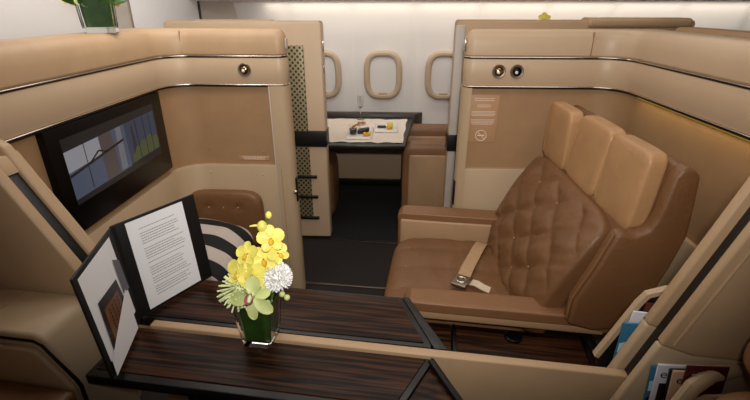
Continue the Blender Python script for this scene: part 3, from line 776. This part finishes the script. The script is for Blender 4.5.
def square_vase(name, label, c, half0, half1, h, sp, rot, leafm='leaf', group=None):
    t = thing(name, label, 'vase', c, sp, Matrix.Rotation(R(rot), 4, 'Z'), group)
    def ring(b, hh, z, k=.18):
        return [b.verts.new((x*hh, y*hh, z)) for x, y in ((-1, -1+k), (-1+k, -1), (1-k, -1), (1, -1+k), (1, 1-k), (1-k, 1), (-1+k, 1), (-1, 1-k))]
    b = bmesh.new(); th = .0035
    hs = lambda z: half0+(half1-half0)*z/h
    R_ = [ring(b, hs(0)-.002, 0), ring(b, hs(0), .003), ring(b, hs(h*.5), h*.5), ring(b, hs(h), h), ring(b, hs(h)-th, h), ring(b, hs(h*.5)-th, h*.5), ring(b, hs(.018)-th-.002, .018)]
    for r0, r1 in zip(R_, R_[1:]):
        for k in range(8): b.faces.new((r0[k], r0[(k+1) % 8], r1[(k+1) % 8], r1[k]))
    b.faces.new(R_[0][::-1]); b.faces.new(R_[-1])
    obj('glass_body', b, 'glass', t, local=True)
    b = bmesh.new(); z0, z1 = .022, h-.006; rr = []
    for z in (z0, (z0+z1)/2, z1): rr.append(ring(b, hs(z)-th-.004, z, .3))
    for r0, r1 in zip(rr, rr[1:]):
        for k in range(8): b.faces.new((r0[k], r0[(k+1) % 8], r1[(k+1) % 8], r1[k]))
    b.faces.new(rr[0][::-1])
    obj('leaf_lining', b, leafm, t, local=True, label='dark green leaf wrapped inside the glass')
    return t
square_vase('vase', 'square flared glass vase lined with a green leaf, on the near wood table', (vx, vv, vz), .041, .054, .148, S, 0)
def orchid_bloom(par, c, d, s, roll, m='yellow'):
    Fm = face_m(c, d, roll)
    for k in range(5):
        a = math.pi/2+k*2*math.pi/5; wide = k in (1, 4)
        p = petal(.034*s, (.034 if wide else .025)*s, .12, .12)
        p.transform(Fm @ Matrix.Rotation(a, 4, 'Z') @ Matrix.Translation((.002, 0, 0)) @ Matrix.Rotation(R(-12), 4, 'Y'))
        obj('petal', p, m, par, S)
    p = petal(.018*s, .014*s, .5, -.5); p.transform(Fm @ Matrix.Rotation(-math.pi/2, 4, 'Z') @ Matrix.Translation((0, 0, .004))); 
    obj('lip', p, 'ydeep', par, S)
osp = thing('orchid_spray', 'tall spray of yellow orchids rising from the vase on the table', 'flower', at(.0, .01, vz+.12), S)
obj('stem', tube([at(.0, .01, vz+.07), at(.018, .015, vz+.22), at(.028, .02, vz+.30), at(.036, .02, vz+.345), at(.054, .02, vz+.378)], .003, 8), 'stem', osp, S)
for (du, dv, dz, dd, s, ro) in ((-.018, -.03, .236, (-.25, -.9, .5), 1.1, 0), (.014, -.035, .230, (.15, -.95, .45), 1.1, .3), (-.004, -.01, .275, (-.2, -.8, .6), .9, .2),
                               (.036, -.01, .262, (.2, -.9, .5), 1.0, .5), (.058, .0, .318, (.25, -.8, .6), 1.0, .1), (.072, .0, .278, (.6, -.7, .5), .8, .4), (.040, -.02, .225, (.1, -.9, .1), .85, .2)):
    orchid_bloom(osp, at(du, dv, dz+vz), dd, s, ro)
for (du, dz, r) in ((.034, .345, .013), (.054, .378, .008)): obj('bud', ball(at(du, .01, vz+dz), r, sc3=(1, 1, 1.2)), 'yellow', osp, S)
p = petal(.03, .012, .2, .1); p.transform(Matrix.Translation(at(.03, .01, vz+.345)) @ Matrix.Rotation(math.pi, 4, 'Z')); obj('petal', p, 'yellow', osp, S)
# cymbidium
cy = thing('orchid_bloom', 'large lime green orchid with maroon lip at the front of the vase', 'flower', at(-.005, -.04, vz+.12), S)
Fm = face_m(at(.030, -.078, vz+.196), (-.05, -.93, .32))
for a, L, wd in ((92, .050, .040), (25, .042, .026), (194, .066, .036), (-34, .056, .036), (-90, .056, .030)):
    p = petal(L, wd, .14, .18 if a != 92 else .05); p.transform(Fm @ Matrix.Rotation(R(a), 4, 'Z') @ Matrix.Translation((.004, 0, 0)))
    obj('petal', p, 'lime', cy, S)
p = petal(.024, .024, .55, -.45, 6, 6); p.transform(Fm @ Matrix.Rotation(-math.pi/2, 4, 'Z') @ Matrix.Translation((-.014, 0, .010))); obj('lip', p, 'lip', cy, S)
obj('column', tube([(Fm @ Vector(q)) for q in ((0, .010, .004), (0, .004, .018), (0, -.006, .024))], [.006, .006, .004], 8), 'spider', cy, S)
# white chrysanthemum
wm = thing('chrysanthemum', 'round white chrysanthemum at the right side of the vase', 'flower', at(.045, .0, vz+.13), S)
b = bmesh.new(); rnd = random.Random(4); cc = at(.066, -.01, vz+.212)
for i in range(230):
    zf = 1-1.6*(i+.5)/230; a = i*2.39996; rr = math.sqrt(max(0, 1-zf*zf)); d = Vector((rr*math.cos(a), rr*math.sin(a), zf))
    p = petal(.020, .009, .35, -.35, 3, 2); p.transform(face_m(cc+d*.020, d, rnd.uniform(0, 6)) @ Matrix.Rotation(R(-62), 4, 'Y')); add(b, p)
ball(cc, .026, bm=b); obj('flower_head', b, 'white', wm, S)
obj('stem', tube([at(.02, .0, vz+.06), cc], .003, 6), 'stem', wm, S)
# spider chrysanthemum
sm = thing('chrysanthemum', 'spiky pale green chrysanthemum at the left side of the vase', 'flower', at(-.05, -.01, vz+.12), S)
b = bmesh.new(); cc = at(-.030, -.026, vz+.178)
for i in range(170):
    zf = 1-1.7*(i+.5)/170; a = i*2.39996; rr = math.sqrt(max(0, 1-zf*zf)); d = Vector((rr*math.cos(a), rr*math.sin(a), zf)); L = rnd.uniform(.040, .058)
    e = d.orthogonal().normalized()
    tube([cc+d*.008, cc+d*L*.6+e*.002, cc+d*L-Vector((0, 0, .006))+e*.004], [.0012, .0018, .0024], 5, bm=b)
ball(cc, .018, bm=b); obj('flower_head', b, 'spider', sm, S)
obj('stem', tube([at(-.02, .0, vz+.06), cc], .003, 6), 'stem', sm, S)
# small green buttons and leaf
for i, (du, dv, dz, lab) in enumerate(((.034, -.045, .200, 'small green bud cluster right of the yellow orchids'), (.045, -.055, .165, 'small green bud below the white chrysanthemum'), (.088, -.03, .168, 'small green bud at the right rim of the vase'))):
    b = bmesh.new()
    for k in range(2): ball(at(du+.009*math.cos(k*2.1), dv+.004*math.sin(k*2.1), vz+dz+.007*math.sin(k*2.1)), .008, bm=b, u=10, v=8)
    solo('green_bud', b, 'lime', lab, 'flower', S, 'green buds in the vase')

# second vase, on top of the left wall
c2 = Vector((-1.205, 1.87, 1.498))
square_vase('vase', 'square glass vase with green leaves on top of the left suite wall', c2, .062, .068, .13, W, 30)
def leafblade(bm, o, d, L, Wd, curl=.4):
    p = petal(L, Wd, .2, curl); z = Vector(d).normalized(); F = face_m(o, z); p.transform(F @ Matrix.Rotation(R(-90), 4, 'Y') @ Matrix.Rotation(random.uniform(-.4, .4), 4, 'X')); add(bm, p)
pt = thing('flower_arrangement', 'leafy arrangement with yellow orchids in the vase on the left wall', 'flowers', c2+Vector((0, 0, .10)))
b = bmesh.new()
for i in range(26):
    a = i*2.4; leafblade(b, c2+Vector((.03*math.cos(a), .03*math.sin(a), .11+.01*(i % 3))), (math.cos(a), math.sin(a), .25+.5*(i % 3)), .085, .035, .35)
obj('leaves', b, 'leaf', pt)
for (dx, dy, dz, m) in ((-.01, -.06, .125, 'lime'), (.065, .02, .125, 'ydeep'), (-.08, -.03, .13, 'yellow'), (.03, -.02, .17, 'yellow')):
    for k in range(5):
        p = petal(.034, .028, .15, .12); p.transform(face_m(c2+Vector((dx, dy, dz)), (.5, -.8, .5)) @ Matrix.Rotation(k*1.2566, 4, 'Z')); obj('petal', p, m, pt)
# a third, far behind the right wall: only a yellow petal shows
c3 = Vector((1.02, 3.38, 0))
sh = thing('flower_vase', 'yellow orchid bloom peeking over the far right suite wall', 'flowers', (1.02, 3.38, 1.14))
obj('vase', lathe([(.03, 1.14), (.035, 1.15), (.03, 1.25), (.022, 1.34), (.026, 1.36)], 16, mtx=Matrix.Translation((1.02, 3.38, 0))), 'china', sh)
obj('stem', tube([(1.02, 3.38, 1.2), (1.02, 3.38, 1.42), (1.02, 3.38, 1.50)], .004, 6), 'stem', sh)
for k in range(5):
    p = petal(.045, .036, .15, .12); p.transform(face_m((1.02, 3.37, 1.515), (0, -.9, .4)) @ Matrix.Rotation(k*1.2566+.3, 4, 'Z')); obj('petal', p, 'yellow', sh)

# ================================================================== WINDOW SUITE
solo('side_ledge', prism([(-1.3, 3.86), (.17, 3.86), (.24, 3.952), (-1.3, 3.952)], 'z', .40, .722, .008), mat('dark_ledge', (58, 47, 42), .4), 'dark grey ledge under the windows, behind the laid table', 'ledge')
solo('side_cabinet', rbox(.66, 1.5, 3.2, 3.94, 0.004, 1.14, .02), 'panel', 'cabinet behind the far right suite wall carrying the orchid vase', 'cabinet')
wt = thing('dining_table', 'black edged table by the windows, laid with a white cloth', 'table', (-.3, 3.4, 0))
obj('table_top', prism([(-.86, 2.975), (.066, 2.975), (.155, 3.84), (-.86, 3.84)], 'z', .665, .700, .006), 'edge', wt)
obj('leg', rbox(-.84, -.74, 3.6, 3.84, .004, .665, .01), 'edge', wt)
b = bmesh.new(); nx, ny = 60, 40; g = []
for i in range(nx+1):
    r = []
    for j in range(ny+1):
        s, q = i/nx, j/ny
        y = 3.035+.70*q+.008*math.sin(s*30)*(1-q)*(1 if q < .05 else 0)+.010*math.sin(s*21)*(1 if q > .95 else 0)
        x = -.76+(.81+.045*q+(.004*math.sin(q*14)))*s
        z = .7022+.0025*abs(noise.noise(Vector((s*9, q*6, 0))))+(.004*abs(math.sin(s*24)) if q in (0, 1) else 0)
        r.append(b.verts.new((x, y, z)))
    g.append(r)
for i in range(nx):
    for j in range(ny): b.faces.new((g[i][j], g[i+1][j], g[i+1][j+1], g[i][j+1]))
solo('tablecloth', b, 'cloth', 'white cloth spread over the table by the windows', 'tablecloth')
def tray(label, x0, x1, y0, y1, z):
    b = rbox(x0, x1, y0, y1, z, z+.006, .003)
    for (a, c, d, e) in ((x0, x1, y0, y0+.008), (x0, x1, y1-.008, y1), (x0, x0+.008, y0, y1), (x1-.008, x1, y0, y1)): rbox(a, c, d, e, z+.002, z+.016, .003, bm=b)
    return solo('serving_tray', b, 'china', label, 'tray', group='white trays on the laid table')
ZC = .7065
tray('square white tray holding a glass, bread and chocolate on the laid table', -.365, -.175, 3.10, 3.42, ZC)
tray('long white tray with yellow fruit, at the right of the laid table', -.165, .015, 3.30, 3.54, ZC)
dg = thing('drink_glass', 'small glass of dark drink on the square white tray', 'glass', (-.318, 3.21, ZC+.006))
obj('glass_body', lathe([(.024, 0), (.027, .003), (.031, .075), (.029, .075), (.0255, .006), (.001, .006)], 20), 'glass', dg, local=True)
obj('drink', lathe([(.024, .008), (.0275, .045), (.001, .045)], 20), 'tea', dg, local=True)
def slab(name, x, y, z, dx, dy, dz, rot, tilt, m, lab, cat, grp=None):
    b = rbox(-dx, dx, -dy, dy, -dz, dz, dz*.6); b.transform(Matrix.Translation((x, y, z)) @ Matrix.Rotation(R(rot), 4, 'Z') @ Matrix.Rotation(R(tilt), 4, 'Y')); return solo(name, b, m, lab, cat, group=grp)
slab('bread_stick', -.313, 3.36, .742, .035, .012, .007, 10, -25, 'toast', 'slanted slice of toast behind the drink glass', 'bread', 'toast on the square tray')
slab('bread_stick', -.285, 3.53, .722, .030, .012, .007, 60, 18, 'toast', 'toasted bread slice at the back, left one of two', 'bread', 'toast behind the square tray')
slab('bread_stick', -.262, 3.53, .724, .030, .012, .007, 75, 18, 'toast', 'toasted bread slice at the back, right one of two', 'bread', 'toast behind the square tray')
solo('chocolate_cake', softbox(lambda x, y, z: Vector((-.243+x*.045, 3.25+y*.03+x*.01, .733+z*.018+x*.006)), 10, 4), 'choc', 'dark chocolate cake on the square white tray', 'cake')
b = ball((-.225, 3.165, .728), .017); ball((-.205, 3.17, .726), .015, bm=b); solo('fruit_piece', b, 'fruit', 'orange fruit piece in front of the chocolate cake', 'fruit')
solo('fruit_piece', ball((-.190, 3.19, .725), .013), 'lemon', 'yellow green fruit piece beside the chocolate cake', 'fruit')
solo('folded_napkin', softbox(lambda x, y, z: Vector((-.245+x*.035, 3.34+y*.03, .730+z*.016)), 8, 4), 'china', 'white folded napkin at the back of the square tray', 'napkin')
solo('dark_canape', softbox(lambda x, y, z: Vector((-.11+x*.035, 3.42+y*.016, .722+z*.008)), 8, 4), 'choc', 'dark canape at the left of the long tray', 'food')
b = rbox(-.070, -.020, 3.38, 3.46, .714, .745, .008); solo('fruit_piece', b, 'lemon', 'yellow fruit block on the long white tray', 'fruit')
solo('fruit_piece', ball((-.05, 3.362, .730), .018), 'fruit', 'orange fruit ball on the long white tray', 'fruit')
cg = thing('champagne_glass', 'tall stemmed champagne glass on the white cloth by the windows', 'glass', (-.30, 3.715, .7075))
obj('base', lathe([(.028, 0), (.028, .003), (.006, .006), (.003, .012)], 20), 'glass', cg, local=True)
obj('stem', lathe([(.003, .012), (.003, .085), (.006, .092)], 10), 'glass', cg, local=True)
obj('bowl', lathe([(.004, .09), (.020, .11), (.027, .15), (.024, .20), (.0225, .20), (.025, .15), (.018, .112), (.001, .096)], 20), 'glass', cg, local=True)
# seat and ottoman of the window suite
ws = thing('window_seat', 'brown window seat with two tan panelled arms, right of the laid table', 'seat', (.3, 3.45, 0.004))
for (y0, y1) in ((3.14, 3.28), (3.66, 3.80)):
    def af(x, y, z, y0=y0, y1=y1): return Vector((.345+x*.29, (y0+y1)/2+y*(y1-y0)/2, .335+z*.325))
    a = obj('armrest', softbox(af, 18, 10), 'arm', ws)
    obj('arm_panel', rbox(.10, .62, y0-.006, y0+.03, .06, .585, .02, 4), 'armtan', a)
obj('seat_cushion', softbox(boxmap(.09, .62, 3.29, 3.65, .1, .47), 12, 7), 'brown', ws)
solo('footrest', softbox(lambda x, y, z: Vector((-.60+x*.135, 3.32+y*.18, .27+z*.235)), 12, 6), 'brown', 'brown rounded footrest under the left end of the laid table', 'footrest')
